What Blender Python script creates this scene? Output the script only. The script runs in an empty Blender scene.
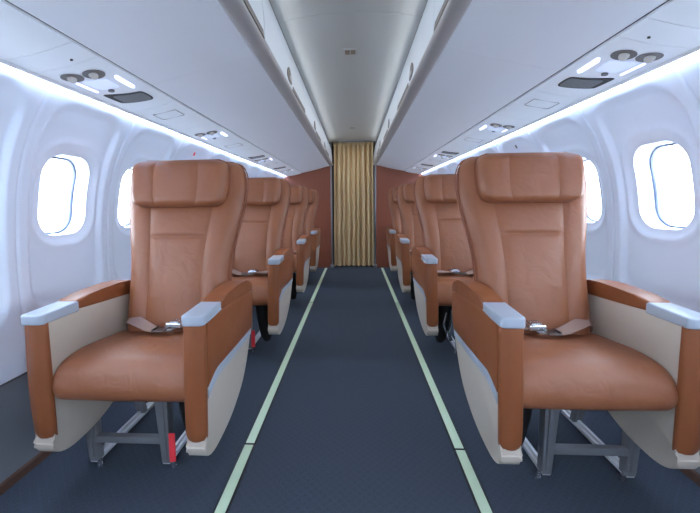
import bpy, bmesh, math, random
from mathutils import Vector, Matrix
random.seed(4)
S = bpy.context.scene
C = S.collection
PI = math.pi

# ------------------------------------------------------------------ materials
def lin(c):
    return tuple(((v/255.0)/12.92 if v <= 10.3 else ((v/255.0+0.055)/1.055)**2.4) for v in c) + (1.0,)

def mat(name, rgb, rough=0.5, metal=0.0, noise=None, bump=0.0, bscale=200.0, spec=0.5, coat=0.0):
    m = bpy.data.materials.new(name); m.use_nodes = True
    nt = m.node_tree; b = nt.nodes['Principled BSDF']
    col = lin(rgb)
    b.inputs['Base Color'].default_value = col
    b.inputs['Roughness'].default_value = rough
    b.inputs['Metallic'].default_value = metal
    b.inputs['Specular IOR Level'].default_value = spec
    if coat: b.inputs['Coat Weight'].default_value = coat
    tc = nt.nodes.new('ShaderNodeTexCoord')
    if noise:
        n = nt.nodes.new('ShaderNodeTexNoise'); n.inputs['Scale'].default_value = noise[0]; n.inputs['Detail'].default_value = 4
        nt.links.new(tc.outputs['Object'], n.inputs['Vector'])
        r = nt.nodes.new('ShaderNodeMix'); r.data_type = 'RGBA'
        k = noise[1]
        r.inputs['A'].default_value = tuple(c*(1-k) for c in col[:3])+(1,)
        r.inputs['B'].default_value = tuple(min(1, c*(1+k)) for c in col[:3])+(1,)
        nt.links.new(n.outputs['Fac'], r.inputs['Factor'])
        nt.links.new(r.outputs['Result'], b.inputs['Base Color'])
    if bump:
        n2 = nt.nodes.new('ShaderNodeTexNoise'); n2.inputs['Scale'].default_value = bscale; n2.inputs['Detail'].default_value = 3
        nt.links.new(tc.outputs['Object'], n2.inputs['Vector'])
        bp = nt.nodes.new('ShaderNodeBump'); bp.inputs['Strength'].default_value = bump; bp.inputs['Distance'].default_value = 0.01
        nt.links.new(n2.outputs['Fac'], bp.inputs['Height'])
        nt.links.new(bp.outputs['Normal'], b.inputs['Normal'])
    return m

def emis(name, rgb, strength):
    m = bpy.data.materials.new(name); m.use_nodes = True
    nt = m.node_tree; b = nt.nodes['Principled BSDF']
    b.inputs['Base Color'].default_value = lin(rgb)
    b.inputs['Emission Color'].default_value = lin(rgb)
    b.inputs['Emission Strength'].default_value = strength
    return m

def leather_mat(name, rgb, crease=0.21):
    """Tan leather: soft mottling, broad creases and a fine grain."""
    m = mat(name, rgb, 0.42, spec=0.45, noise=(9.0, 0.10))
    nt = m.node_tree; b = nt.nodes['Principled BSDF']
    tc = nt.nodes.new('ShaderNodeTexCoord')
    n1 = nt.nodes.new('ShaderNodeTexNoise'); n1.inputs['Scale'].default_value = 14; n1.inputs['Detail'].default_value = 2; n1.inputs['Distortion'].default_value = 0.9
    n2 = nt.nodes.new('ShaderNodeTexNoise'); n2.inputs['Scale'].default_value = 320; n2.inputs['Detail'].default_value = 2
    b1 = nt.nodes.new('ShaderNodeBump'); b1.inputs['Strength'].default_value = crease; b1.inputs['Distance'].default_value = 0.02
    b2 = nt.nodes.new('ShaderNodeBump'); b2.inputs['Strength'].default_value = 0.10; b2.inputs['Distance'].default_value = 0.003
    for n in (n1, n2): nt.links.new(tc.outputs['Object'], n.inputs['Vector'])
    nt.links.new(n1.outputs['Fac'], b1.inputs['Height'])
    nt.links.new(n2.outputs['Fac'], b2.inputs['Height'])
    nt.links.new(b1.outputs['Normal'], b2.inputs['Normal'])
    nt.links.new(b2.outputs['Normal'], b.inputs['Normal'])
    return m

def carpet_mat():
    m = bpy.data.materials.new('navy_carpet'); m.use_nodes = True
    nt = m.node_tree; b = nt.nodes['Principled BSDF']; L = nt.links.new
    b.inputs['Roughness'].default_value = 0.95; b.inputs['Specular IOR Level'].default_value = 0.15
    tc = nt.nodes.new('ShaderNodeTexCoord')
    mp = nt.nodes.new('ShaderNodeMapping'); mp.inputs['Rotation'].default_value = (0, 0, PI/4); mp.inputs['Scale'].default_value = (1, 1, 1)
    L(tc.outputs['Object'], mp.inputs['Vector'])
    def wave(direction, sc):
        w = nt.nodes.new('ShaderNodeTexWave'); w.wave_type = 'BANDS'; w.bands_direction = direction
        w.inputs['Scale'].default_value = sc; w.inputs['Distortion'].default_value = 0.6; w.inputs['Detail'].default_value = 1
        L(mp.outputs['Vector'], w.inputs['Vector']); return w
    wx, wy = wave('X', 13.0), wave('Y', 13.0)
    mx = nt.nodes.new('ShaderNodeMath'); mx.operation = 'MAXIMUM'
    L(wx.outputs['Fac'], mx.inputs[0]); L(wy.outputs['Fac'], mx.inputs[1])
    pw = nt.nodes.new('ShaderNodeMath'); pw.operation = 'POWER'; pw.inputs[1].default_value = 5
    L(mx.outputs[0], pw.inputs[0])
    n = nt.nodes.new('ShaderNodeTexNoise'); n.inputs['Scale'].default_value = 260; n.inputs['Detail'].default_value = 3
    L(tc.outputs['Object'], n.inputs['Vector'])
    base = nt.nodes.new('ShaderNodeMix'); base.data_type = 'RGBA'
    base.inputs['A'].default_value = lin((42, 47, 55)); base.inputs['B'].default_value = lin((80, 89, 102))
    L(n.outputs['Fac'], base.inputs['Factor'])
    mx2 = nt.nodes.new('ShaderNodeMix'); mx2.data_type = 'RGBA'
    mx2.inputs['B'].default_value = lin((76, 86, 104))
    k = nt.nodes.new('ShaderNodeMath'); k.operation = 'MULTIPLY'; k.inputs[1].default_value = 0.22
    L(pw.outputs[0], k.inputs[0]); L(k.outputs[0], mx2.inputs['Factor'])
    L(base.outputs['Result'], mx2.inputs['A'])
    L(mx2.outputs['Result'], b.inputs['Base Color'])
    bp = nt.nodes.new('ShaderNodeBump'); bp.inputs['Strength'].default_value = 0.35; bp.inputs['Distance'].default_value = 0.004
    L(n.outputs['Fac'], bp.inputs['Height']); L(bp.outputs['Normal'], b.inputs['Normal'])
    return m

def wood_mat():
    """Reddish-brown laminate with faint vertical pinstripes."""
    m = bpy.data.materials.new('brown_laminate'); m.use_nodes = True
    nt = m.node_tree; b = nt.nodes['Principled BSDF']; L = nt.links.new
    b.inputs['Roughness'].default_value = 0.5
    tc = nt.nodes.new('ShaderNodeTexCoord')
    w = nt.nodes.new('ShaderNodeTexWave'); w.bands_direction = 'X'; w.inputs['Scale'].default_value = 16; w.inputs['Distortion'].default_value = 1.2
    w.inputs['Detail'].default_value = 2
    mp = nt.nodes.new('ShaderNodeMapping'); mp.inputs['Scale'].default_value = (1, 1, 0.06)
    L(tc.outputs['Object'], mp.inputs['Vector']); L(mp.outputs['Vector'], w.inputs['Vector'])
    mx = nt.nodes.new('ShaderNodeMix'); mx.data_type = 'RGBA'
    mx.inputs['A'].default_value = lin((128, 68, 48)); mx.inputs['B'].default_value = lin((144, 79, 57))
    L(w.outputs['Fac'], mx.inputs['Factor']); L(mx.outputs['Result'], b.inputs['Base Color'])
    return m

def glass_mat():
    m = bpy.data.materials.new('window_acrylic'); m.use_nodes = True
    nt = m.node_tree; L = nt.links.new
    for n in list(nt.nodes): nt.nodes.remove(n)
    o = nt.nodes.new('ShaderNodeOutputMaterial'); t = nt.nodes.new('ShaderNodeBsdfTransparent'); g = nt.nodes.new('ShaderNodeBsdfGlossy')
    t.inputs['Color'].default_value = (0.97, 0.985, 1, 1); g.inputs['Roughness'].default_value = 0.05
    mx = nt.nodes.new('ShaderNodeMixShader')
    mx.inputs[0].default_value = 0.04
    L(t.outputs[0], mx.inputs[1]); L(g.outputs[0], mx.inputs[2]); L(mx.outputs[0], o.inputs['Surface'])
    return m

M = dict(
    leather=leather_mat('tan_leather', (142, 87, 58)),
    leather_arm=leather_mat('tan_leather_arm', (138, 79, 46), 0.06),
    piping=mat('piping_leather', (138, 78, 54), 0.5),
    cream=mat('cream_plastic', (198, 186, 172), 0.45, noise=(30, 0.03)),
    silver=mat('silver_grey_plastic', (168, 176, 188), 0.35, noise=(40, 0.02)),
    alu=mat('aluminium', (212, 214, 220), 0.35, 0.3, noise=(50, 0.08)),
    leg=mat('grey_painted_metal', (126, 128, 133), 0.4, 0.2, noise=(50, 0.06)),
    web=mat('belt_webbing', (158, 128, 116), 0.8, bump=0.3, bscale=500),
    chrome=mat('buckle_steel', (200, 203, 210), 0.2, 0.9, noise=(60, 0.03)),
    tongue=mat('buckle_dark_steel', (110, 100, 96), 0.3, 0.8, noise=(60, 0.05)),
    red=mat('red_fabric', (255, 66, 76), 0.6, noise=(80, 0.05)),
    black=mat('black_fabric', (22, 21, 23), 0.7, bump=0.4, bscale=120),
    wall=mat('white_sidewall', (229, 237, 250), 0.5, noise=(3, 0.012)),
    bin=mat('white_bin_plastic', (214, 215, 222), 0.5, noise=(3, 0.012)),
    psu=mat('service_panel_plastic', (226, 229, 234), 0.45, noise=(5, 0.012)),
    ceil=mat('ceiling_plastic', (212, 215, 214), 0.55, noise=(3, 0.015)),
    door=mat('bin_door_plastic', (196, 203, 210), 0.45, noise=(5, 0.012)),
    rail=mat('grey_grip_rail', (150, 144, 143), 0.5, noise=(30, 0.04)),
    dark=mat('dark_gap', (48, 44, 46), 0.7, noise=(30, 0.1)),
    grille=mat('speaker_grille', (106, 108, 112), 0.6, bump=0.5, bscale=700),
    dado=mat('grey_dado', (122, 126, 134), 0.5, noise=(8, 0.06)),
    brown=mat('brown_skirting', (88, 62, 50), 0.6, noise=(20, 0.08)),
    frame=mat('window_frame_plastic', (206, 214, 226), 0.4, noise=(20, 0.02)),
    gasket=mat('window_gasket', (70, 80, 104), 0.5, noise=(30, 0.05)),
    steel=mat('satin_post', (168, 168, 172), 0.35, 0.7, noise=(30, 0.05)),
    curtain=mat('gold_curtain', (222, 196, 152), 0.85, noise=(6, 0.03), bump=0.1, bscale=300),
    strip=mat('pale_green_strip', (206, 226, 196), 0.5, noise=(20, 0.04)),
    stripedge=mat('strip_holder', (28, 34, 36), 0.5, noise=(20, 0.04)),
    beige=mat('vent_beige', (158, 146, 130), 0.5, noise=(60, 0.08)),
    nozzle=mat('vent_nozzle', (196, 192, 186), 0.4, noise=(60, 0.04)),
    recess=mat('vent_recess', (92, 86, 84), 0.5, noise=(60, 0.08)),
    carpet=carpet_mat(), wood=wood_mat(), glass=glass_mat(),
    cove=emis('cove_led', (205, 224, 255), 17.0),
    lamp=emis('reading_led', (190, 205, 255), 2.6),
    lens=emis('sign_lens', (214, 224, 246), 0.25),
)

# ------------------------------------------------------------------ helpers
def new(name, bm, m, parent=None, sharp=40, smooth=True):
    me = bpy.data.meshes.new(name)
    bmesh.ops.recalc_face_normals(bm, faces=bm.faces)
    bm.to_mesh(me); bm.free()
    me.materials.append(m)
    if smooth:
        me.polygons.foreach_set('use_smooth', [True]*len(me.polygons))
        me.set_sharp_from_angle(angle=math.radians(sharp))
    o = bpy.data.objects.new(name, me); C.objects.link(o)
    if parent: o.parent = parent
    return o

def tag(o, label, cat, group=None):
    o['label'] = label; o['category'] = cat
    if group: o['group'] = group
    return o

def empty(name, loc):
    o = bpy.data.objects.new(name, None); C.objects.link(o); o.location = loc; o.empty_display_size = 0.1
    return o

def struct(o):
    o['kind'] = 'structure'; return o

def box(bm, x0, x1, y0, y1, z0, z1, bev=0.0, seg=2):
    t = bmesh.new()
    bmesh.ops.create_cube(t, size=1)
    for v in t.verts:
        v.co = Vector(((x0+x1)/2+v.co.x*(x1-x0), (y0+y1)/2+v.co.y*(y1-y0), (z0+z1)/2+v.co.z*(z1-z0)))
    if bev: bmesh.ops.bevel(t, geom=t.edges[:], offset=bev, segments=seg, profile=0.5, affect='EDGES')
    merge(bm, t)

def merge(bm, t):
    me = bpy.data.meshes.new('tmp'); t.to_mesh(me); t.free(); bm.from_mesh(me); bpy.data.meshes.remove(me)

def prism(bm, poly, a0, a1, axis='x', bev=0.0, seg=3):
    """extrude a closed 2-D polygon along an axis; poly is (y,z) for x, (x,z) for y, (x,y) for z"""
    t = bmesh.new()
    def P(p, a):
        return Vector((a, p[0], p[1])) if axis == 'x' else Vector((p[0], a, p[1])) if axis == 'y' else Vector((p[0], p[1], a))
    va = [t.verts.new(P(p, a0)) for p in poly]; vb = [t.verts.new(P(p, a1)) for p in poly]
    n = len(poly)
    t.faces.new(va); t.faces.new(list(reversed(vb)))
    for i in range(n): t.faces.new((va[i], vb[i], vb[(i+1) % n], va[(i+1) % n]))
    if bev:
        t.edges.ensure_lookup_table()
        ed = [e for e in t.edges if (e.verts[0] in va and e.verts[1] in va) or (e.verts[0] in vb and e.verts[1] in vb)]
        bmesh.ops.bevel(t, geom=ed, offset=bev, segments=seg, profile=0.5, affect='EDGES')
    merge(bm, t)

def loft(bm, rings, caps=True, closed=True):
    vs = [[bm.verts.new(p) for p in r] for r in rings]
    n = len(rings[0])
    for a, b in zip(vs, vs[1:]):
        for i in range(n if closed else n-1):
            j = (i+1) % n
            bm.faces.new((a[i], a[j], b[j], b[i]))
    if caps:
        bm.faces.new(vs[0]); bm.faces.new(list(reversed(vs[-1])))

def tube(bm, pts, r, n=8):
    pts = [Vector(p) for p in pts]; rings = []
    for i, p in enumerate(pts):
        d = (pts[min(i+1, len(pts)-1)]-pts[max(i-1, 0)]).normalized()
        up = Vector((0, 0, 1)) if abs(d.z) < 0.9 else Vector((0, 1, 0))
        a = d.cross(up).normalized(); b = d.cross(a)
        rr = r[i] if isinstance(r, (list, tuple)) else r
        rings.append([p+rr*(a*math.cos(2*PI*k/n)+b*math.sin(2*PI*k/n)) for k in range(n)])
    loft(bm, rings)

def lerp_tab(tab, t):
    """smooth (Catmull-Rom style) interpolation of a table [(t, value), ...]"""
    if t <= tab[0][0]: return tab[0][1]
    if t >= tab[-1][0]: return tab[-1][1]
    for i in range(len(tab)-1):
        if tab[i][0] <= t <= tab[i+1][0]:
            t0, v0 = tab[i]; t1, v1 = tab[i+1]
            f = (t-t0)/(t1-t0)
            def sl(k):
                if k == 0 or k == len(tab)-1: 
                    a, b = (0, 1) if k == 0 else (len(tab)-2, len(tab)-1)
                else: a, b = k-1, k+1
                return (tab[b][1]-tab[a][1])/(tab[b][0]-tab[a][0])
            m0, m1 = sl(i)*(t1-t0), sl(i+1)*(t1-t0)
            h = f*f; c = h*f
            return (2*c-3*h+1)*v0+(c-2*h+f)*m0+(-2*c+3*h)*v1+(c-h)*m1

def smooth_poly(pts, sub=4):
    """closed Catmull-Rom"""
    out = []; n = len(pts)
    for i in range(n):
        p0, p1, p2, p3 = pts[i-1], pts[i], pts[(i+1) % n], pts[(i+2) % n]
        for k in range(sub):
            t = k/sub
            out.append(tuple(0.5*(2*p1[d]+(p2[d]-p0[d])*t+(2*p0[d]-5*p1[d]+4*p2[d]-p3[d])*t*t+(3*p1[d]-p0[d]-3*p2[d]+p3[d])*t**3) for d in range(len(p1))))
    return out

def ss(a, b, x):
    t = max(0, min(1, (x-a)/(b-a))); return t*t*(3-2*t)

# ------------------------------------------------------------------ seat geometry (local: x to the aisle, y backwards from the arm fronts, z up)
YF = [(0.40, .335), (0.50, .345), (0.60, .366), (0.75, .410), (0.90, .465), (1.00, .505), (1.10, .540), (1.22, .565)]
HW = [(0.40, .212), (0.55, .213), (0.70, .211), (0.80, .220), (0.90, .239), (1.00, .257), (1.07, .264), (1.11, .262), (1.14, .256), (1.165, .243), (1.182, .222), (1.19, .200)]

def puff(u, seams, k=6):
    """0 at the seams, 1 between them"""
    for a, b in zip(seams, seams[1:]):
        if a <= u <= b:
            t = 2*(u-a)/(b-a)-1
            return 1-abs(t)**k
    return 0

def us_list(seams, n):
    us = [-1+2*i/n for i in range(n+1)]
    for s in seams:
        us = [u for u in us if abs(u-s) > 0.03] + [s-.028, s-.012, s, s+.012, s+.028]
    return sorted(set(round(u, 5) for u in us if -1 <= u <= 1))

def pad_rings(zs, hw, yf, yb, r, rv, seams, amp, hseam=None):
    us = us_list(seams, 36)
    z0, z1 = zs[0], zs[-1]
    rings = []
    for z in zs:
        w = hw(z); ring = []
        tv = max(0, (z-(z1-rv))/rv, ((z0+rv)-z)/rv); ev = rv*(1-math.sqrt(max(0, 1-min(1, tv)**2)))
        f, b = yf(z), yb(z)
        for u in us:
            x = u*w
            t = max(0, (abs(x)-(w-r))/r); e = r*(1-math.sqrt(max(0, 1-min(1, t)**2)))
            p = puff(u, [-1.3]+list(seams)+[1.3])
            if hseam is not None and seams and seams[0] < u < seams[-1]:
                p *= (1-math.exp(-((z-hseam)/.008)**2))
            y = f+e*1.0+ev-amp*p*(1-min(1, t))*(1-min(1, tv)) - 0.004*(1-u*u)
            ring.append(Vector((x, min(y, (f+b)/2), z)))
        for u in (1, .97, .9, .7, .4, 0, -.4, -.7, -.9, -.97, -1):
            x = u*w; t = max(0, (abs(x)-(w-r))/r); e = r*(1-math.sqrt(max(0, 1-min(1, t)**2)))
            ring.append(Vector((x, max(b-e-ev, (f+b)/2+.004), z)))
        rings.append(ring)
    return rings

def zlist(z0, z1, rv, n, extra=()):
    a = [z0+rv*(1-math.cos(PI/2*i/6)) for i in range(6)]
    c = [z1-rv*(1-math.cos(PI/2*i/6)) for i in range(6)]
    m = [z0+rv+(z1-z0-2*rv)*i/n for i in range(n+1)]
    for e in extra: m += [e-.016, e-.008, e-.003, e, e+.003, e+.008, e+.016]
    return sorted(set(round(v, 5) for v in a+c+m))

def interp(tab): return lambda t: lerp_tab(tab, t)

def make_seat():
    root = empty('passenger_seat', (0, 0, 0))
    # --- backrest
    bm = bmesh.new()
    zs = zlist(.40, 1.19, .035, 44, extra=(.872,))
    yf = interp(YF); hw = interp(HW)
    rings = pad_rings(zs, hw, yf, lambda z: yf(z)+.125-.03*ss(.9, 1.2, z), .05, .035, (-.53, .53), .009, .872)
    loft(bm, rings)
    back = new('backrest', bm, M['leather'], root, 50)
    bm = bmesh.new()
    for off in (0.045, 0.075):
        pts = []
        zz = [.46+(1.176-.46)*i/40 for i in range(41)]
        for z in zz: pts.append((hw(z)+.0005, yf(z)+off, z))
        pts += [(x, yf(1.2)+off-.004, 1.1915-.004*abs(x/.2)**3) for x in [.2-.4*i/16 for i in range(17)]]
        for z in reversed(zz): pts.append((-hw(z)-.0005, yf(z)+off, z))
        tube(bm, pts, .0028, 6)
    new('piping', bm, M['piping'], back)
    bm = bmesh.new()   # rear shell
    rings = []
    for z in [.36+.78*i/16 for i in range(17)]:
        w = hw(max(z, .42))-.03; y = yf(max(z, .4))+.115-.03*ss(.9, 1.2, z)
        rings.append([Vector((w*a, y+d, z)) for a, d in ((-1, -.02), (-.95, .014), (-.6, .024), (0, .028), (.6, .024), (.95, .014), (1, -.02))])
    loft(bm, rings)
    new('back_shell', bm, M['cream'], back)
    # --- headrest
    bm = bmesh.new()
    HH = [(.995, .150), (1.001, .172), (1.013, .190), (1.035, .199), (1.07, .204), (1.13, .206), (1.16, .203), (1.176, .195), (1.187, .178), (1.192, .150)]
    zs = zlist(.995, 1.192, .028, 16)
    loft(bm, pad_rings(zs, interp(HH), lambda z: yf(z)-.080+.014*((z-1.10)/.10)**2, lambda z: yf(z)+.02, .034, .028, (-.46, .46), .008))
    hr = new('headrest', bm, M['leather'], root, 50)
    bm = bmesh.new()
    pts = []
    hi = interp(HH)
    prof = [(1.0+(1.187-1.0)*i/24) for i in range(25)]
    loop = [(hi(z)+.001, yf(z)-.010, z) for z in prof] + [(x, yf(1.19)-.012, 1.1935) for x in (.16, .1, .04, -.04, -.1, -.16)] + [(-hi(z)-.001, yf(z)-.010, z) for z in reversed(prof)] + [(x, yf(.995)-.012, .994) for x in (-.16, -.1, -.04, .04, .1, .16)]
    loop.append(loop[0])
    tube(bm, loop, .003, 6)
    new('piping', bm, M['piping'], hr)
    # --- cushion
    bm = bmesh.new()
    prof = smooth_poly([(.018, .432), (.036, .474), (.075, .500), (.14, .509), (.22, .507), (.31, .497), (.405, .486), (.42, .45), (.41, .40), (.25, .388), (.10, .378), (.045, .380), (.022, .398)], 4)
    rings = []; W = .242; R = .030
    xs = [-W+R*(1-math.cos(PI/2*i/6)) for i in range(6)] + [-W+R+(2*W-2*R)*i/24 for i in range(25)] + [W-R*(1-math.cos(PI/2*i/6)) for i in range(5, -1, -1)]
    for x in xs:
        t = max(0, (abs(x)-(W-R))/R); d = R*(1-math.sqrt(max(0, 1-t*t)))
        ring = []
        for (y, z) in prof:
            yy = .215+(y-.238)*(1-d/.45); zz = .440+(z-.445)*1.04*(1-d/.075)
            k = ss(.45, .51, z)
            zz += k*.008*(1-(x/W)**2)
            yy += .006*(x/W)**2*(1-ss(.03, .25, y))
            ring.append(Vector((x, yy, zz)))
        rings.append(ring)
    loft(bm, rings)
    new('seat_cushion', bm, M['leather'], root, 60)
    bm = bmesh.new(); box(bm, -.205, .205, .09, .45, .352, .388, .01)
    new('seat_pan', bm, M['leg'], root)
    # --- armrests: +1 = aisle side, -1 = wall side
    for s in (1, -1):
        xi, xo = (.220, .284) if s > 0 else (.228, .295)
        X = lambda x: s*x
        def pr(bm, poly, a, b, bev, seg=3): prism(bm, poly, *sorted((X(a), X(b))), 'x', bev, seg)
        shell = smooth_poly([(.004, .246), (-.006, .228), (.006, .196), (.05, .174), (.11, .170), (.20, .180), (.29, .208), (.38, .262), (.445, .345), (.486, .44), (.508, .54), (.513, .61), (.503, .643), (.40, .648), (.20, .652), (.05, .650), (.014, .640), (.010, .45)], 4)
        bm = bmesh.new(); pr(bm, shell, xi, xo, .010)
        arm = new('armrest', bm, M['cream'], root, 35)
        # leather front pad, rounded in plan, over the front of the shell
        bm = bmesh.new(); rings = []
        for i in range(25):
            z = .249+(.641-.249)*i/24
            f = .001-.009*math.sin(PI*min(1, max(0, (z-.22)/.44)))
            e = .004*(ss(.270, .249, z))
            x0, x1, y1 = xi-.004+e, xo+.003-e, .013
            r = .013
            ring = [(x0, y1), (x0, f+r)] + [(x0+r*(1-math.cos(a)), f+r*(1-math.sin(a))) for a in (PI/8, PI/4, 3*PI/8)] + [(x0+r, f), (x0+(x1-x0)*.3, f-.006), ((x0+x1)/2, f-.008), (x0+(x1-x0)*.7, f-.006), (x1-r, f)] + [(x1-r*(1-math.sin(a)), f+r*(1-math.cos(a))) for a in (PI/8, PI/4, 3*PI/8)] + [(x1, f+r), (x1, y1)]
            rings.append([Vector((X(p[0]), p[1]+e, z)) for p in ring])
        loft(bm, rings)
        new('front_pad', bm, M['leather_arm'], arm, 45)
        # silver end cap on the arm front
        bm = bmesh.new()
        pl = []
        x0, x1, f, r = xi-.0045, xo+.0035, -.013, .016
        pl = [(X(x0), .142), (X(x0), f+r)] + [(X(x0+r*(1-math.cos(a))), f+r*(1-math.sin(a))) for a in (PI/8, PI/4, 3*PI/8)] + [(X(x0+r), f), (X(x1-r), f)] + [(X(x1-r*(1-math.sin(a))), f+r*(1-math.cos(a))) for a in (PI/8, PI/4, 3*PI/8)] + [(X(x1), f+r), (X(x1), .142)]
        prism(bm, pl, .637, .675, 'z', .006, 4)
        for v in bm.verts:
            if v.co.z > .66: v.co.z -= .005*max(0, 1-v.co.y/.14)
        new('end_cap', bm, M['silver'], arm, 40)
        # leather arm pad arching up behind the cap
        bm = bmesh.new()
        pad = [(.130, .645), (.132, .674), (.150, .680), (.20, .685), (.28, .689), (.36, .690), (.42, .686), (.47, .677), (.502, .660), (.514, .632), (.512, .612), (.44, .628), (.30, .636)]
        pr(bm, pad, xi-.004, xo+.004, .010, 4)
        new('arm_pad', bm, M['leather_arm'], arm, 40)
        # outward side: leather upper panel and slim trim strip
        bm = bmesh.new()
        pan = [(.019, .425), (.019, .640), (.130, .646), (.30, .638), (.44, .630), (.510, .612), (.509, .54), (.493, .452), (.30, .455), (.10, .462), (.075, .452)]
        pr(bm, pan, xo-.004, xo+.004, .003, 2)
        new('side_panel', bm, M['leather_arm'], arm, 35)
        bm = bmesh.new()
        st = [(.022, .386), (.022, .420), (.070, .450), (.10, .461), (.30, .454), (.492, .451), (.485, .424), (.30, .421), (.118, .424), (.088, .416)]
        pr(bm, st, xo-.004, xo+.0028, .0015, 2)
        new('trim_strip', bm, M['silver'], arm, 35)
        for part in [arm]+list(arm.children):      # the arms splay slightly towards the wall at the bottom
            for v in part.data.vertices:
                if v.co.y > .2: v.co.y = .2+(v.co.y-.2)*1.05
                if v.co.z < .66: v.co.x -= .048*(.66-v.co.z)
    # --- seat belt
    for pts, side in ((((-.208, .395, .492), (-.205, .37, .525), (-.175, .345, .545), (-.12, .315, .538), (-.06, .285, .526), (-.02, .272, .523)), 0),
                      (((.206, .38, .495), (.19, .36, .528), (.15, .335, .53), (.10, .325, .528), (.055, .32, .527)), 1)):
        sp = []
        P = [Vector(p) for p in pts]
        for i in range(len(P)-1):
            p0, p1, p2, p3 = P[max(i-1, 0)], P[i], P[i+1], P[min(i+2, len(P)-1)]
            for k in range(6):
                t = k/6
                sp.append(0.5*(2*p1+(p2-p0)*t+(2*p0-5*p1+4*p2-p3)*t*t+(3*p1-p0-3*p2+p3)*t**3))
        sp.append(P[-1])
        bm = bmesh.new(); rings = []
        for i, p in enumerate(sp):
            f = i/(len(sp)-1)
            d = (sp[min(i+1, len(sp)-1)]-sp[max(i-1, 0)]).normalized()
            tilt = (1-f)*.9 if side == 0 else (1-f)*.6
            wv = Vector((0, math.cos(tilt), math.sin(tilt))); wv = (wv-d*wv.dot(d)).normalized()
            nv = d.cross(wv).normalized()
            hwid = .024
            rings.append([p+wv*hwid+nv*.0015, p+wv*hwid-nv*.0015, p-wv*hwid-nv*.0015, p-wv*hwid+nv*.0015])
        loft(bm, rings)
        web = new('seat_belt', bm, M['web'], root, 60)
        bm = bmesh.new()
        if side == 0:
            box(bm, -.036, .012, .246, .298, .520, .528, .003); box(bm, .008, .040, .258, .286, .520, .525, .002)
            tube(bm, [(-.03, .25, .530), (-.03, .294, .530)], .004, 8)
            new('belt_tongue', bm, M['tongue'], web)
        else:
            prism(bm, [(.0, .292), (.06, .290), (.064, .35), (.0, .348)], .520, .544, 'z', .006, 3)
            box(bm, .012, .05, .296, .344, .541, .549, .003)
            new('belt_buckle', bm, M['chrome'], web)
    # --- under-seat structure
    xa, xw = .015, -.276
    for x in (xa, xw):
        bm = bmesh.new()   # front leg: a tapering channel
        prism(bm, [(x-.030, .365), (x+.026, .365), (x+.018, .02), (x-.016, .02)], .185, .225, 'y', .004, 2)
        box(bm, x-.012, x+.010, .178, .190, .04, .36, .003)
        new('leg', bm, M['leg'], root)
        bm = bmesh.new()
        prism(bm, [(.50, .02), (.54, .02), (.44, .365), (.40, .365)], x-.016, x+.016, 'x', .004, 2)
        new('leg', bm, M['leg'], root)
        bm = bmesh.new()
        box(bm, x-.016, x+.016, .19, .60, .012, .030, .003); box(bm, x-.006, x+.006, .20, .59, .028, .042, .002)
        r = new('floor_rail', bm, M['alu'], root)
        bm = bmesh.new()
        bmesh.ops.create_cone(bm, cap_ends=True, segments=12, radius1=.013, radius2=.009, depth=.022)
        bmesh.ops.translate(bm, verts=bm.verts, vec=(x+.022, .195, .011))
        new('floor_stud', bm, M['chrome'], r)
    bm = bmesh.new(); box(bm, xw-.01, xa+.01, .186, .214, .098, .126, .004)
    new('crossbar', bm, M['leg'], root)
    bm = bmesh.new(); box(bm, xw-.03, xa+.12, .19, .23, .335, .365, .004); box(bm, xw-.03, xa+.12, .41, .45, .335, .365, .004)
    new('cross_beam', bm, M['leg'], root)
    # black life-vest pouch hanging below the aisle side of the cushion
    bm = bmesh.new(); rings = []
    for z, w, d in ((.352, .060, .05), (.30, .066, .058), (.22, .062, .062), (.14, .056, .056), (.09, .048, .046), (.06, .030, .03)):
        cx, cy = .098+(.352-z)*.10, .25
        rings.append([Vector((cx+w*.75*math.cos(a)*(1+.06*math.sin(5*a+z*40)), cy+d*math.sin(a), z)) for a in [2*PI*k/20 for k in range(20)]])
    loft(bm, rings)
    new('life_vest_pouch', bm, M['black'], root, 60)
    return root

def kids(o): return list(o.children)
def copy_tree(o, parent=None):
    c = o.copy(); C.objects.link(c); c.parent = parent
    for ch in kids(o): copy_tree(ch, c)
    return c

def mirror_tree(o, parent=None, cache={}):
    """the same thing handed the other way: mirrored mesh data along local x"""
    c = o.copy(); c.parent = parent
    if o.type == 'MESH':
        me = o.data.copy()
        me.transform(Matrix.Scale(-1, 4, (1, 0, 0))); me.flip_normals(); c.data = me
    C.objects.link(c)
    for ch in kids(o): mirror_tree(ch, c)
    return c

def add_extras(seat, s, kind):
    if kind == 'red':
        bm = bmesh.new(); prism(bm, [(s*.034, .03), (s*.058, .034), (s*.062, .150), (s*.038, .150)], .178, .184, 'y', .0015, 1)
        new('pull_tag', bm, M['red'], seat)
    elif kind == 'strap':
        bm = bmesh.new()
        tube(bm, [(s*.075, .186, .30), (s*.066, .184, .22), (s*.085, .186, .14), (s*.07, .188, .09)], [.006, .010, .008, .012], 8)
        tube(bm, [(s*.105, .19, .28), (s*.12, .186, .2), (s*.10, .19, .13)], [.005, .008, .006], 8)
        new('pouch_buckle', bm, M['chrome'], seat)

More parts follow.
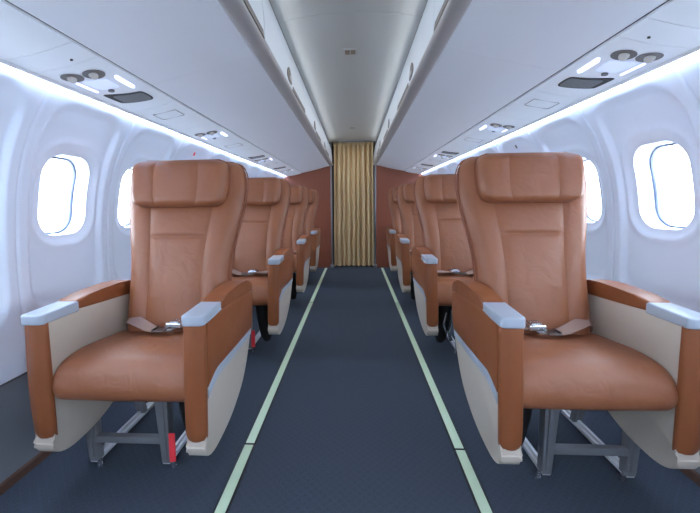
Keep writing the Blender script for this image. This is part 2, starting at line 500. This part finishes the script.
ROW = [1.035, 2.150, 3.256, 4.320]
XL, XR = -.722, .727
seatL = make_seat()
seatR = mirror_tree(seatL)
ord_l = ['tan leather seat left of the aisle, front row, red tag by its leg',
         'tan leather seat left of the aisle, second row, red tag below',
         'tan leather seat left of the aisle, third row from the camera',
         'tan leather seat left of the aisle, last row, next to the brown bulkhead']
ord_r = ['tan leather seat right of the aisle, front row, black pouch below',
         'tan leather seat right of the aisle, second row, shiny buckle on the pouch below',
         'tan leather seat right of the aisle, third row from the camera',
         'tan leather seat right of the aisle, last row, next to the brown bulkhead']
seats = []
for i, y in enumerate(ROW):
    for side, proto, x, lab in ((1, seatL, XL, ord_l), (-1, seatR, XR, ord_r)):
        o = proto if i == 0 else copy_tree(proto)
        seats.append((o, side, i)); o.location = (x, y, 0)
        tag(o, lab[i], 'seat', 'tan leather passenger seats')
for o, side, i in seats:
    if side == 1 and i < 2: add_extras(o, side, 'red')
    if side == -1 and i == 1: add_extras(o, side, 'strap')

# ------------------------------------------------------------------ cabin shell
Y0, Y1, PITCH, WC = -1.2095, 5.65, .495, 1.513
XS = [(.02, 1.248), (.375, 1.262), (.60, 1.262), (.80, 1.252), (1.0, 1.226), (1.15, 1.188), (1.28, 1.130), (1.37, 1.070), (1.43, 1.037), (1.50, 1.02)]
WX = interp(XS)
UP = .001            # the upper cabin sits slightly to the left of the seat rows

def xshift(z): return UP*ss(1.15, 1.45, z)
def sd_rr(y, z, hy, hz, r):
    a, b = abs(y)-hy+r, abs(z)-hz+r
    return math.hypot(max(a, 0), max(b, 0))+min(max(a, b), 0)-r
OHY, OHZ, ORR, OZC = .128, .166, .086, 1.047

def inward(dy, z):
    p = sd_rr(dy, z-.985, .196, .40, .10)
    d = .019*ss(-.018, .012, p)
    w = sd_rr(dy, z-OZC, OHY, OHZ, ORR)
    d -= .009*(1-ss(.0, .045, w))
    d += .004*math.exp(-((w-.045)/.014)**2)
    d -= .006*math.exp(-((abs(dy)-PITCH/2)/.004)**2)
    return d

def wall(side):
    bm = bmesh.new()
    ZB, ZT, NR, NP = .375, 1.50, 34, 144
    # boundary directions: walk the bay rectangle uniformly, cast from the window centre to the opening
    hy = PITCH/2
    rect = []
    nx, nz = 26, (NP-52)//2
    for i in range(nx): rect.append((-hy+2*hy*i/nx, ZB))
    for i in range(nz): rect.append((hy, ZB+(ZT-ZB)*i/nz))
    for i in range(nx): rect.append((hy-2*hy*i/nx, ZT))
    for i in range(nz): rect.append((-hy, ZT-(ZT-ZB)*i/nz))
    opening = []
    for (y, z) in rect:
        # squash towards the window so that points spread round the opening
        dy, dz = y/hy*OHY, (z-OZC)/(ZT-OZC if z > OZC else OZC-ZB)*OHZ
        lo, hi = 0.0, 2.0
        for _ in range(30):
            m = (lo+hi)/2
            if sd_rr(dy*m, dz*m, OHY, OHZ, ORR) < 0: lo = m
            else: hi = m
        opening.append((dy*lo, OZC+dz*lo))
    bays = int(round((Y1-Y0)/PITCH))
    for b in range(bays):
        yc = Y0+PITCH*(b+.5)
        rings = []
        for dpt in (.085, .078, .06, .04, .02, .008, .002):       # reveal going outboard
            k = 1-.02*ss(.01, .085, dpt)
            rings.append([(yc+y*k, OZC+(z-OZC)*k, -dpt, y) for (y, z) in opening])
        for i in range(NR+1):
            s = (i/NR)**1.35
            ring = []
            for (a, c), (y, z) in zip(opening, rect):
                yy, zz = a+(y-a)*s, c+(z-c)*s
                ring.append((yc+yy, zz, None, yy))
            rings.append(ring)
        vr = []
        for ring in rings:
            pts = []
            for (Y, z, dpt, dy) in ring:
                x = WX(z)-(inward(dy, z) if dpt is None else inward(dy, z)+dpt)
                pts.append(bm.verts.new((side*x+xshift(z), Y, z)))
            vr.append(pts)
        n = len(rect)
        for r0, r1 in zip(vr, vr[1:]):
            for i in range(n):
                bm.faces.new((r0[i], r0[(i+1) % n], r1[(i+1) % n], r1[i]))
        # window assembly for this bay
        if yc > .9:
            win = bmesh.new()
            def ringpts(dpt, k, dz=0):
                return [Vector((side*(WX(z)-inward(y, z)+dpt)+xshift(z), yc+y*k, OZC+(z-OZC)*k)) for (y, z) in opening]
            A = [ringpts(.070, .985), ringpts(.069, .955), ringpts(.073, .95), ringpts(.084, .95), ringpts(.086, .985)]
            loft(win, A+[A[0]], caps=False)
            nm = 'window_%d' % (len([o for o in bpy.data.objects if o.name.startswith('window_') and o.get('kind')])+1)
            wo = struct(new(nm, win, M['frame'], None, 40))
            gk = bmesh.new()
            B = [ringpts(.066, .968), ringpts(.062, .958), ringpts(.064, .940), ringpts(.073, .938), ringpts(.073, .966)]
            loft(gk, B+[B[0]], caps=False)
            new('window_gasket', gk, M['gasket'], wo, 50)
            pn = bmesh.new(); pn.faces.new([pn.verts.new(p) for p in ringpts(.078, .955)])
            new('window_pane', pn, M['glass'], wo, 40)
    bmesh.ops.remove_doubles(bm, verts=bm.verts, dist=.0004)
    o = struct(new('wall_left' if side < 0 else 'wall_right', bm, M['wall'], None, 60))
    # dado and skirting
    bm = bmesh.new()
    a, b = sorted((side*1.25, side*1.275))
    prism(bm, [(side*1.242, .03), (side*1.252, .372), (side*1.275, .372), (side*1.275, .03)], Y0, Y1, 'y')
    d = struct(new('baseboard_left' if side < 0 else 'baseboard_right', bm, M['dado'], None, 30))
    bm = bmesh.new()
    prism(bm, [(side*1.225, 0), (side*1.228, .028), (side*1.275, .032), (side*1.275, 0)], Y0, Y1, 'y', .004)
    struct(new('trim_%d' % (1 if side < 0 else 2), bm, M['brown'], None, 30))
    bm = bmesh.new()
    prism(bm, [(side*1.246, .366), (side*1.248, .378), (side*1.27, .378), (side*1.27, .366)], Y0, Y1, 'y')
    struct(new('trim_%d' % (3 if side < 0 else 4), bm, M['dark'], None, 30))

for sd in (-1, 1): wall(sd)

bm = bmesh.new(); box(bm, -1.29, 1.29, Y0, Y1+.16, -.06, 0)
struct(new('floor', bm, M['carpet'], None, 30))

# ceiling: shallow arch, with transverse panel joints as real gaps
def arch(x): return 1.945-.038*(x/.37)**2
bm = bmesh.new()
joints = [Y0, 1.972, Y1]
for a, b in zip(joints, joints[1:]):
    lo = [( -.372+.744*i/24) for i in range(25)]
    rows = []
    for y, dz in ((a+.0015, .012), (a+.0015, 0), (b-.0015, 0), (b-.0015, .012)):
        rows.append([Vector((x+UP, y, arch(x)+dz)) for x in lo])
    loft(bm, rows, caps=False, closed=False)
struct(new('ceiling', bm, M['ceil'], None, 30))
bm = bmesh.new()
prism(bm, [(-1.35, 1.96), (1.35, 1.96), (1.35, 2.0), (-1.35, 2.0)], Y0, Y1+.16, 'y')
struct(new('ceiling_shell', bm, M['dark'], None, 30))

# back (near) end wall behind the photographer
bm = bmesh.new(); box(bm, -1.35, 1.35, Y0-.05, Y0, 0, 2.0)
struct(new('wall_near', bm, M['wall'], None, 30))

# far bulkhead: two brown panels either side of the doorway
def under(x):
    """height of the bin underside at |x| from the cabin middle"""
    return lerp_tab(UND, abs(x))
UND = [(.30, 1.566), (.345, 1.563), (.42, 1.547), (.55, 1.513), (.66, 1.489), (.766, 1.467), (.88, 1.440), (.985, 1.420), (1.03, 1.412)]
for side in (-1, 1):
    bm = bmesh.new()
    xs = [.345+(1.10-.345)*i/30 for i in range(31)]
    poly = [(side*.345+UP*.5, 0)] + [(side*x+UP, (under(x) if x < 1.03 else 1.412-(x-1.03)*.7)+.004) for x in xs] + [(side*1.21, 1.14), (side*1.25, .9), (side*1.268, .6), (side*1.26, .3), (side*1.25, 0)]
    prism(bm, poly, Y1-.03, Y1, 'y')
    struct(new('wall_far_left' if side < 0 else 'wall_far_right', bm, M['wood'], None, 30))
bm = bmesh.new(); box(bm, -1.35, 1.35, Y1+.12, Y1+.16, 0, 2.0)
struct(new('wall_far', bm, M['dark'], None, 30))
# doorway posts and lintel
for n, side in ((5, -1), (6, 1)):
    bm = bmesh.new()
    x = side*.338+.005
    box(bm, x-.011, x+.011, Y1-.034, Y1+.05, 0, 1.925, .004)
    box(bm, x-.026, x+.026, Y1-.07, Y1+.0, 0, .05, .006)
    struct(new('trim_%d' % n, bm, M['steel'], None, 30))
bm = bmesh.new(); box(bm, -.36, .345, Y1-.0, Y1+.01, 1.92, 1.96, .004)
struct(new('trim_7', bm, M['steel'], None, 30))

# curtain
cr = empty('doorway_curtain', (0.010, Y1+.045, 0))
tag(cr, 'gold beige pleated curtain closing the doorway at the end of the aisle', 'curtain')
bm = bmesh.new(); rows = []
NX = 360
for j in range(41):
    z = .018+(1.875-.018)*j/40; row = []
    f = j/40
    for i in range(NX+1):
        u = i/NX
        ph = 2*PI*8*(u+.006*math.sin(3.1*u*2*PI+1)+.0008*math.sin(2*PI*f+u*9))
        amp = .040+.008*math.sin(7*u+2)+.001*math.sin(5*f)
        w = .296+.014*(1-f)
        xx = -w+2*w*u+.003*math.sin(ph*2)+.0012*(1-f)*math.sin(4*PI*f+6*u)
        row.append(Vector((xx, -2.1*amp*abs(math.cos(ph/2))**.75*(0.85+.15*(1-f))+.045, z)))
    rows.append(row)
loft(bm, rows, caps=False, closed=False)
new('curtain_cloth', bm, M['curtain'], cr, 80)
bm = bmesh.new(); rows = []
for z in (1.866, 1.87, 1.908, 1.912):
    rows.append([Vector((-.305+.61*i/60, -.012*math.sin(2*PI*8*i/60)-(.012 if 1.867 < z < 1.91 else .006), z)) for i in range(61)])
loft(bm, rows, caps=False, closed=False)
new('curtain_heading', bm, M['curtain'], cr, 80)
bm = bmesh.new(); box(bm, -.318, .318, -.010, .012, 1.908, 1.922, .003)
new('curtain_track', bm, M['steel'], cr)

# ------------------------------------------------------------------ overhead bins
def slots(side):
    names = {0: 'nearest the camera', 1: 'second from the camera', 2: 'third from the camera', 3: 'fourth from the camera', 4: 'short end unit at the bulkhead'}
    B = [.25, 1.45, 2.58, 3.75, 4.88, Y1-.032]
    lat = [.85, 1.98, 3.20, 4.26, None]
    for k, (a, b) in enumerate(zip(B, B[1:])):
        root = empty('overhead_bin', (side*.33+UP, a, 1.57))
        sd = 'left' if side < 0 else 'right'
        lab = ('white overhead bin %s of the aisle, %s' % (sd, names[k])) if k < 4 else 'short white overhead bin end unit %s of the aisle against the brown bulkhead' % sd
        tag(root, lab, 'overhead bin', 'overhead bins along the aisle')
        ox, oy, oz = root.location
        def V(x, y, z): return Vector((side*x+UP-ox, y-oy, z-oz))
        # smooth underside
        xs = [.345+(.7665-.345)*i/24 for i in range(25)]
        bm = bmesh.new()
        top = [(.762, 1.50), (.345, 1.60)]
        sec = [(x, under(x)) for x in xs] + top
        rings = []
        for y, e in ((a+.0006, .004), (a+.0006, 0), (b-.0006, 0), (b-.0006, .004)):
            rings.append([V(x, y, z+(e if i < 25 else 0)) for i, (x, z) in enumerate(sec)])
        loft(bm, rings)
        new('bin_bottom', bm, M['bin'], root, 40)
        # grip rail
        bm = bmesh.new()
        sec = smooth_poly([(.356, 1.570), (.352, 1.558), (.335, 1.556), (.312, 1.562), (.300, 1.574), (.302, 1.590), (.318, 1.600), (.345, 1.598)], 3)
        loft(bm, [[V(x, y, z) for x, z in sec] for y in (a+.0005, b-.0005)])
        new('grip_rail', bm, M['rail'], root, 50)
        # door
        bm = bmesh.new()
        sec = [(.312, 1.612), (.313, 1.70), (.325, 1.80), (.345, 1.872), (.360, 1.900), (.385, 1.900), (.36, 1.80), (.345, 1.70), (.335, 1.612)]
        rings = []
        for y, e in ((a+.002, .004), (a+.005, 0), (b-.005, 0), (b-.002, .004)):
            rings.append([V(x+(e if i < 5 else 0), y, z) for i, (x, z) in enumerate(sec)])
        loft(bm, rings)
        dr = new('bin_door', bm, M['door'], root, 40)
        # shadow gap backing
        bm = bmesh.new()
        sec = [(.330, 1.585), (.330, 1.62), (.372, 1.905), (.40, 1.915), (.40, 1.585)]
        loft(bm, [[V(x, y, z) for x, z in sec] for y in (a, b)])
        new('bin_body', bm, M['dark'], root, 30)
        if lat[k]:
            l = lat[k]
            bm = bmesh.new()      # leaf-shaped latch cup
            pts = [(l-.070, 1.645), (l-.050, 1.678), (l-.015, 1.694), (l+.02, 1.686), (l+.045, 1.662), (l+.055, 1.634), (l+.03, 1.624), (l-.03, 1.626)]
            loft(bm, [[V(.3115+d, y, z) for y, z in smooth_poly(pts, 3)] for d in (-.002, .004)])
            lt = new('latch_cup', bm, M['recess'], dr, 40)
            bm = bmesh.new()
            pts = [(l-.035, 1.636), (l-.02, 1.658), (l+.015, 1.660), (l+.034, 1.644), (l+.02, 1.632)]
            loft(bm, [[V(.3115+d, y, z) for y, z in pts] for d in (-.006, .0)])
            new('latch', bm, M['rail'], dr, 40)
            bm = bmesh.new()      # dark finger slot under the door lip from the latch to the door end
            pts = [(l+.085, 1.612), (l+.10, 1.634), (b-.03, 1.634), (b-.012, 1.612)]
            loft(bm, [[V(.3115+d, y, z) for y, z in pts] for d in (-.0015, .004)])
            new('finger_slot', bm, M['recess'], dr, 40)
for sd in (-1, 1): slots(sd)

# edge seal between the bins and the ceiling
for n, side in ((8, -1), (9, 1)):
    bm = bmesh.new()
    prism(bm, [(side*.352+UP, 1.898), (side*.374+UP, 1.898), (side*.378+UP, 1.93), (side*.366+UP, 1.93)], .25, Y1-.03, 'y')
    struct(new('trim_%d' % n, bm, M['rail'], None, 30))

# ------------------------------------------------------------------ service panels
def psz(x): return 1.463-(x-.776)*.193-.006*math.sin(PI*(x-.776)/.209)
def panel(root, side, a, b, m, name):
    ox, oy, oz = root.location
    bm = bmesh.new()
    xs = [.776+(.9868-.776)*i/12 for i in range(13)]
    rings = []
    for y, e in ((a+.001, .004), (a+.001, 0), (b-.001, 0), (b-.001, .004)):
        rings.append([Vector((side*x+UP-ox, y-oy, psz(x)+e-oz)) for x in xs] + [Vector((side*x+UP-ox, y-oy, 1.490-oz)) for x in reversed(xs)])
    loft(bm, rings)
    return new(name, bm, m, root, 40)

def plate(root, side, pts, z_lo, z_hi, m, name, parent=None, bev=0):
    """flat plate; pts are (x, y) in cabin terms for the given side; heights are offsets from the panel surface"""
    ox, oy, oz = root.location
    cx = sum(p[0] for p in pts)/len(pts)
    bm = bmesh.new(); rings = []
    for h in (z_lo, z_hi):
        rings.append([Vector((side*x+UP-ox, y-oy, psz(x)+h-oz)) for x, y in pts])
    loft(bm, rings)
    return new(name, bm, m, parent or root, 40)

def circ(cx, cy, rx, ry, n=24): return [(cx+rx*math.cos(2*PI*k/n), cy+ry*math.sin(2*PI*k/n)) for k in range(n)]
def rrect(x0, x1, y0, y1, r, n=4):
    out = []
    for cx, cy, a0 in ((x1-r, y1-r, 0), (x0+r, y1-r, PI/2), (x0+r, y0+r, PI), (x1-r, y0+r, 1.5*PI)):
        for k in range(n+1):
            a = a0+PI/2*k/n; out.append((cx+r*math.cos(a), cy+r*math.sin(a)))
    return out

ROWN = ['front row', 'second row', 'third row', 'last row']
for side in (-1, 1):
    sd = 'left' if side < 0 else 'right'
    spans = [(1.165, 1.66, 0.0, 0.0), (2.08, 2.62, 1.02, None), (3.30, 3.88, 2.36, 1.93), (4.36, 5.14, 3.60, 2.98)]
    for k, (a, b, o, so) in enumerate(spans):
        root = empty('service_unit', (side*.88+UP, a, 1.446))
        tag(root, 'white overhead service unit with vents and reading lamps above the %s %s seat' % (ROWN[k], sd), 'service panel', 'overhead service units')
        ox, oy, oz = root.location
        pn = panel(root, side, a, b, M['psu'], 'unit_panel')
        for cx, cy in ((.921, 1.237), (.852, 1.247)):
            plate(root, side, circ(cx, cy+o, .036, .038), -.002, .004, M['psu'], 'vent_ring')
            rc = plate(root, side, circ(cx, cy+o, .033, .035), -.0032, .002, M['recess'], 'vent')
            bm = bmesh.new()
            z = psz(cx)
            tube(bm, [(side*(cx+.004)+UP-ox, cy+o-oy, z-.002-oz), (side*(cx-.004)+UP-ox, cy+o-.004-oy, z-.009-oz), (side*(cx-.007)+UP-ox, cy+o-.006-oy, z-.012-oz)], [.014, .013, .010], 14)
            new('vent_nozzle', bm, M['nozzle'], rc, 40)
        plate(root, side, [(.806, 1.300+o), (.814, 1.298+o), (.824, 1.318+o), (.826, 1.412+o), (.820, 1.425+o), (.810, 1.412+o)], -.003, .002, M['lamp'], 'reading_lamp')
        plate(root, side, rrect(.940, .948, 1.285+o, 1.390+o, .003), -.003, .002, M['lamp'], 'reading_lamp')
        plate(root, side, smooth_poly([(.845, 1.300+o), (.885, 1.288+o), (.926, 1.283+o), (.924, 1.335+o), (.914, 1.372+o), (.88, 1.380+o), (.852, 1.382+o), (.846, 1.34+o)], 2), -.002, .002, M['lens'], 'sign_plate')
        plate(root, side, circ(.893, 1.394+o, .010, .012, 16), -.005, .002, M['grille'], 'call_button')
        if so is not None:
            o = so
            plate(root, side, smooth_poly([(.820, 1.475+o), (.818, 1.53+o), (.824, 1.562+o), (.845, 1.566+o), (.90, 1.552+o), (.940, 1.536+o), (.947, 1.515+o), (.949, 1.440+o), (.944, 1.424+o), (.92, 1.430+o), (.87, 1.452+o), (.84, 1.462+o)], 3), -.002, .002, M['dark'], 'speaker_rim')
            plate(root, side, smooth_poly([(.825, 1.480+o), (.823, 1.53+o), (.829, 1.555+o), (.845, 1.559+o), (.90, 1.545+o), (.926, 1.533+o), (.930, 1.510+o), (.928, 1.460+o), (.922, 1.450+o), (.90, 1.454+o), (.87, 1.466+o), (.84, 1.472+o)], 3), -.0032, .0, M['grille'], 'speaker_grille')
    fills = [(.35, 1.06), (1.06, 1.165), (1.66, 2.08), (2.62, 3.30), (3.88, 4.36), (5.14, Y1-.032)]
    fn = ['blank white overhead panel %s of the aisle in front of the first vents', 'narrow white overhead strip %s of the aisle touching the first vent unit',
          'white overhead filler panel %s of the aisle between first and second vent units', 'white overhead filler panel %s of the aisle between second and third vent units',
          'white overhead filler panel %s of the aisle between third and last vent units', 'white overhead filler panel %s of the aisle between last vent unit and bulkhead']
    for k, (a, b) in enumerate(fills):
        root = empty('filler_panel', (side*.88+UP, a, 1.446))
        tag(root, fn[k] % sd, 'overhead panel', 'overhead filler panels')
        panel(root, side, a, b, M['psu'], 'panel_face')
        if k == 1: plate(root, side, circ(.84, 1.135, .004, .004, 10), -.003, .002, M['dark'], 'fastener')
        if 1 < k < 5:
            ox, oy, oz = root.location
            yy = a+.14
            bm = bmesh.new()
            q = rrect(.825, .935, yy-.05, yy+.05, .006)
            pts = [(side*x+UP-ox, y-oy, psz(x)-.0005-oz) for x, y in q]; pts.append(pts[0])
            tube(bm, pts, .0016, 5)
            new('access_hatch', bm, M['rail'], root)
    # dark joint line between bins and panels, and the lip along the outer edge
    bm = bmesh.new()
    prism(bm, [(side*.762+UP, 1.472), (side*.776+UP, 1.470), (side*.776+UP, 1.49), (side*.762+UP, 1.49)], .25, Y1-.032, 'y')
    struct(new('trim_%d' % (10 if side < 0 else 11), bm, M['dark'], None, 30))
    bm = bmesh.new()
    prism(bm, smooth_poly([(side*.9855+UP, 1.424), (side*.990+UP, 1.415), (side*.997+UP, 1.414), (side*1.000+UP, 1.420), (side*.998+UP, 1.440), (side*.987+UP, 1.442)], 3), Y0, Y1-.032, 'y')
    struct(new('trim_%d' % (12 if side < 0 else 13), bm, M['psu'], None, 50))
    # LED cove light, tucked between the lip and the side wall
    bm = bmesh.new()
    prism(bm, smooth_poly([(side*1.001+UP, 1.426), (side*1.004+UP, 1.419), (side*1.010+UP, 1.419), (side*1.013+UP, 1.426), (side*1.010+UP, 1.434), (side*1.004+UP, 1.434)], 3), Y0, Y1-.032, 'y')
    o = new('cove_light', bm, M['cove'], None, 60)
    tag(o, 'glowing blue-white light strip along the top of the %s side wall' % sd, 'light strip', 'cove light strips')
    # small wall placard
    bm = bmesh.new()
    zz = 1.345
    xx = WX(zz)-.022
    prism(bm, [(-.009, -.012), (.009, -.012), (.009, .012), (-.009, .012)], 0, .003, 'x', .001, 1)
    pc = new('wall_placard', bm, M['red'] if side < 0 else M['grille'], None, 30)
    pc.location = (side*xx+xshift(zz)-(.004 if side > 0 else -.001), 2.475, zz); pc.rotation_euler = (0, side*-.5, 0)
    tag(pc, ('tiny red' if side < 0 else 'tiny grey')+' placard high on the %s side wall below the light strip' % sd, 'placard')
# roof above panels so no daylight leaks over them
for side in (-1, 1):
    bm = bmesh.new()
    prism(bm, [(side*.99, 1.492), (side*1.03, 1.486), (side*1.30, 1.47), (side*1.35, 1.47), (side*1.35, 2.0), (side*.99, 2.0)], Y0, Y1+.16, 'y')
    struct(new('ceiling_side_left' if side < 0 else 'ceiling_side_right', bm, M['wall'], None, 30))
# plain roof lining behind the photographer
for side in (-1, 1):
    bm = bmesh.new()
    prism(bm, [(side*.32, 1.93), (side*.32, 1.60), (side*.45, 1.54), (side*.77, 1.463), (side*.985, 1.42), (side*.985, 1.5), (side*.5, 1.94)], Y0, .25, 'y')
    struct(new('ceiling_rear_left' if side < 0 else 'ceiling_rear_right', bm, M['bin'], None, 30))

# ------------------------------------------------------------------ ceiling fittings
def fitting(y, w, l, label, name, cat):
    root = empty(name, (0.0, y, arch(.018)))
    tag(root, label, cat)
    bm = bmesh.new(); box(bm, -w, w, -l, l, -.004, .006, .002)
    new('frame', bm, M['ceil'], root)
    bm = bmesh.new()
    box(bm, -w*.72, -w*.06, -l*.72, l*.72, -.0055, .002); box(bm, w*.06, w*.72, -l*.72, l*.72, -.0055, .002)
    new('lens', bm, M['beige'], root)
fitting(2.45, .046, .046, 'small square beige light fitting in the middle of the ceiling', 'ceiling_light', 'ceiling light')
fitting(4.78, .040, .030, 'tiny beige ceiling vent close to the curtain', 'ceiling_vent', 'vent')

# ------------------------------------------------------------------ floor path marking strips
for side, x in ((-1, -.424), (1, .444)):
    sd = 'left' if side < 0 else 'right'
    seg = [(.2, 1.362), (1.374, 3.56), (3.572, Y1-.10)]
    nm = ['nearest the camera', 'middle length beside the first seats', 'far length running to the bulkhead']
    for (a, b), t in zip(seg, nm):
        root = empty('path_marking_strip', (x, a, 0))
        tag(root, 'pale green floor marking strip on the %s edge of the aisle, %s' % (sd, t), 'floor strip', 'floor path marking strips')
        bm = bmesh.new(); box(bm, -.025, .025, -.004, b-a+.004, 0, .0035, .001)
        new('strip_holder', bm, M['stripedge'], root)
        bm = bmesh.new(); box(bm, -.018, .018, 0, b-a, .002, .005, .001)
        new('glow_strip', bm, M['strip'], root)

# ------------------------------------------------------------------ light
W = bpy.data.worlds.new('daylight'); S.world = W; W.use_nodes = True
W.node_tree.nodes['Background'].inputs['Color'].default_value = (.74, .87, 1, 1)
W.node_tree.nodes['Background'].inputs['Strength'].default_value = 14.0

def area(name, loc, aim, sx, sy, power, col=(1, 1, 1)):
    l = bpy.data.lights.new(name, 'AREA'); l.shape = 'RECTANGLE'; l.size = sx; l.size_y = sy; l.energy = power; l.color = col
    o = bpy.data.objects.new(name, l); C.objects.link(o); o.location = loc
    o.rotation_euler = (Vector(aim)-Vector(loc)).to_track_quat('-Z', 'Y').to_euler()
    return o
area('front_fill', (0, -1.1, 1.35), (0, 2.2, 1.1), 1.8, .8, 12, (.96, .98, 1))  # added fill from behind the camera, not a cabin fitting
area('aisle_fill', (0, 3.4, 1.89), (0, 3.4, 0), .3, 4.2, 5, (1, .98, .96))  # added overhead fill for the aisle and far end, no real lamp here
for sx in (-1, 1):
    area('ceiling_wash', (sx*.318+UP, 2.7, 1.86), (sx*.05, 2.7, 1.96), 5.4, .02, 1.2, (1, 1, 1))

# ------------------------------------------------------------------ camera
cam = bpy.data.cameras.new('camera'); co = bpy.data.objects.new('camera', cam); C.objects.link(co)
cam.sensor_width = 36; cam.sensor_fit = 'HORIZONTAL'; cam.lens = 362/700*36
cam.shift_x = 16.68/700; cam.shift_y = .9/700; cam.clip_start = .02
R = Vector((0.99824946, 0.05753015, -0.0137224)); U = Vector((0.00506357, 0.14803247, 0.98896954)); Fw = Vector((-0.05892693, 0.98730779, -0.14748202))
mt = Matrix(((R.x, U.x, -Fw.x, .02138), (R.y, U.y, -Fw.y, 0), (R.z, U.z, -Fw.z, 1.0), (0, 0, 0, 1)))
co.matrix_world = mt
S.camera = co
S.view_settings.view_transform = 'Standard'
S.view_settings.look = 'None'
S.view_settings.exposure = 0.15
S.cycles.max_bounces = 8; S.cycles.diffuse_bounces = 5; S.cycles.transparent_max_bounces = 12
S.cycles.use_denoising = True
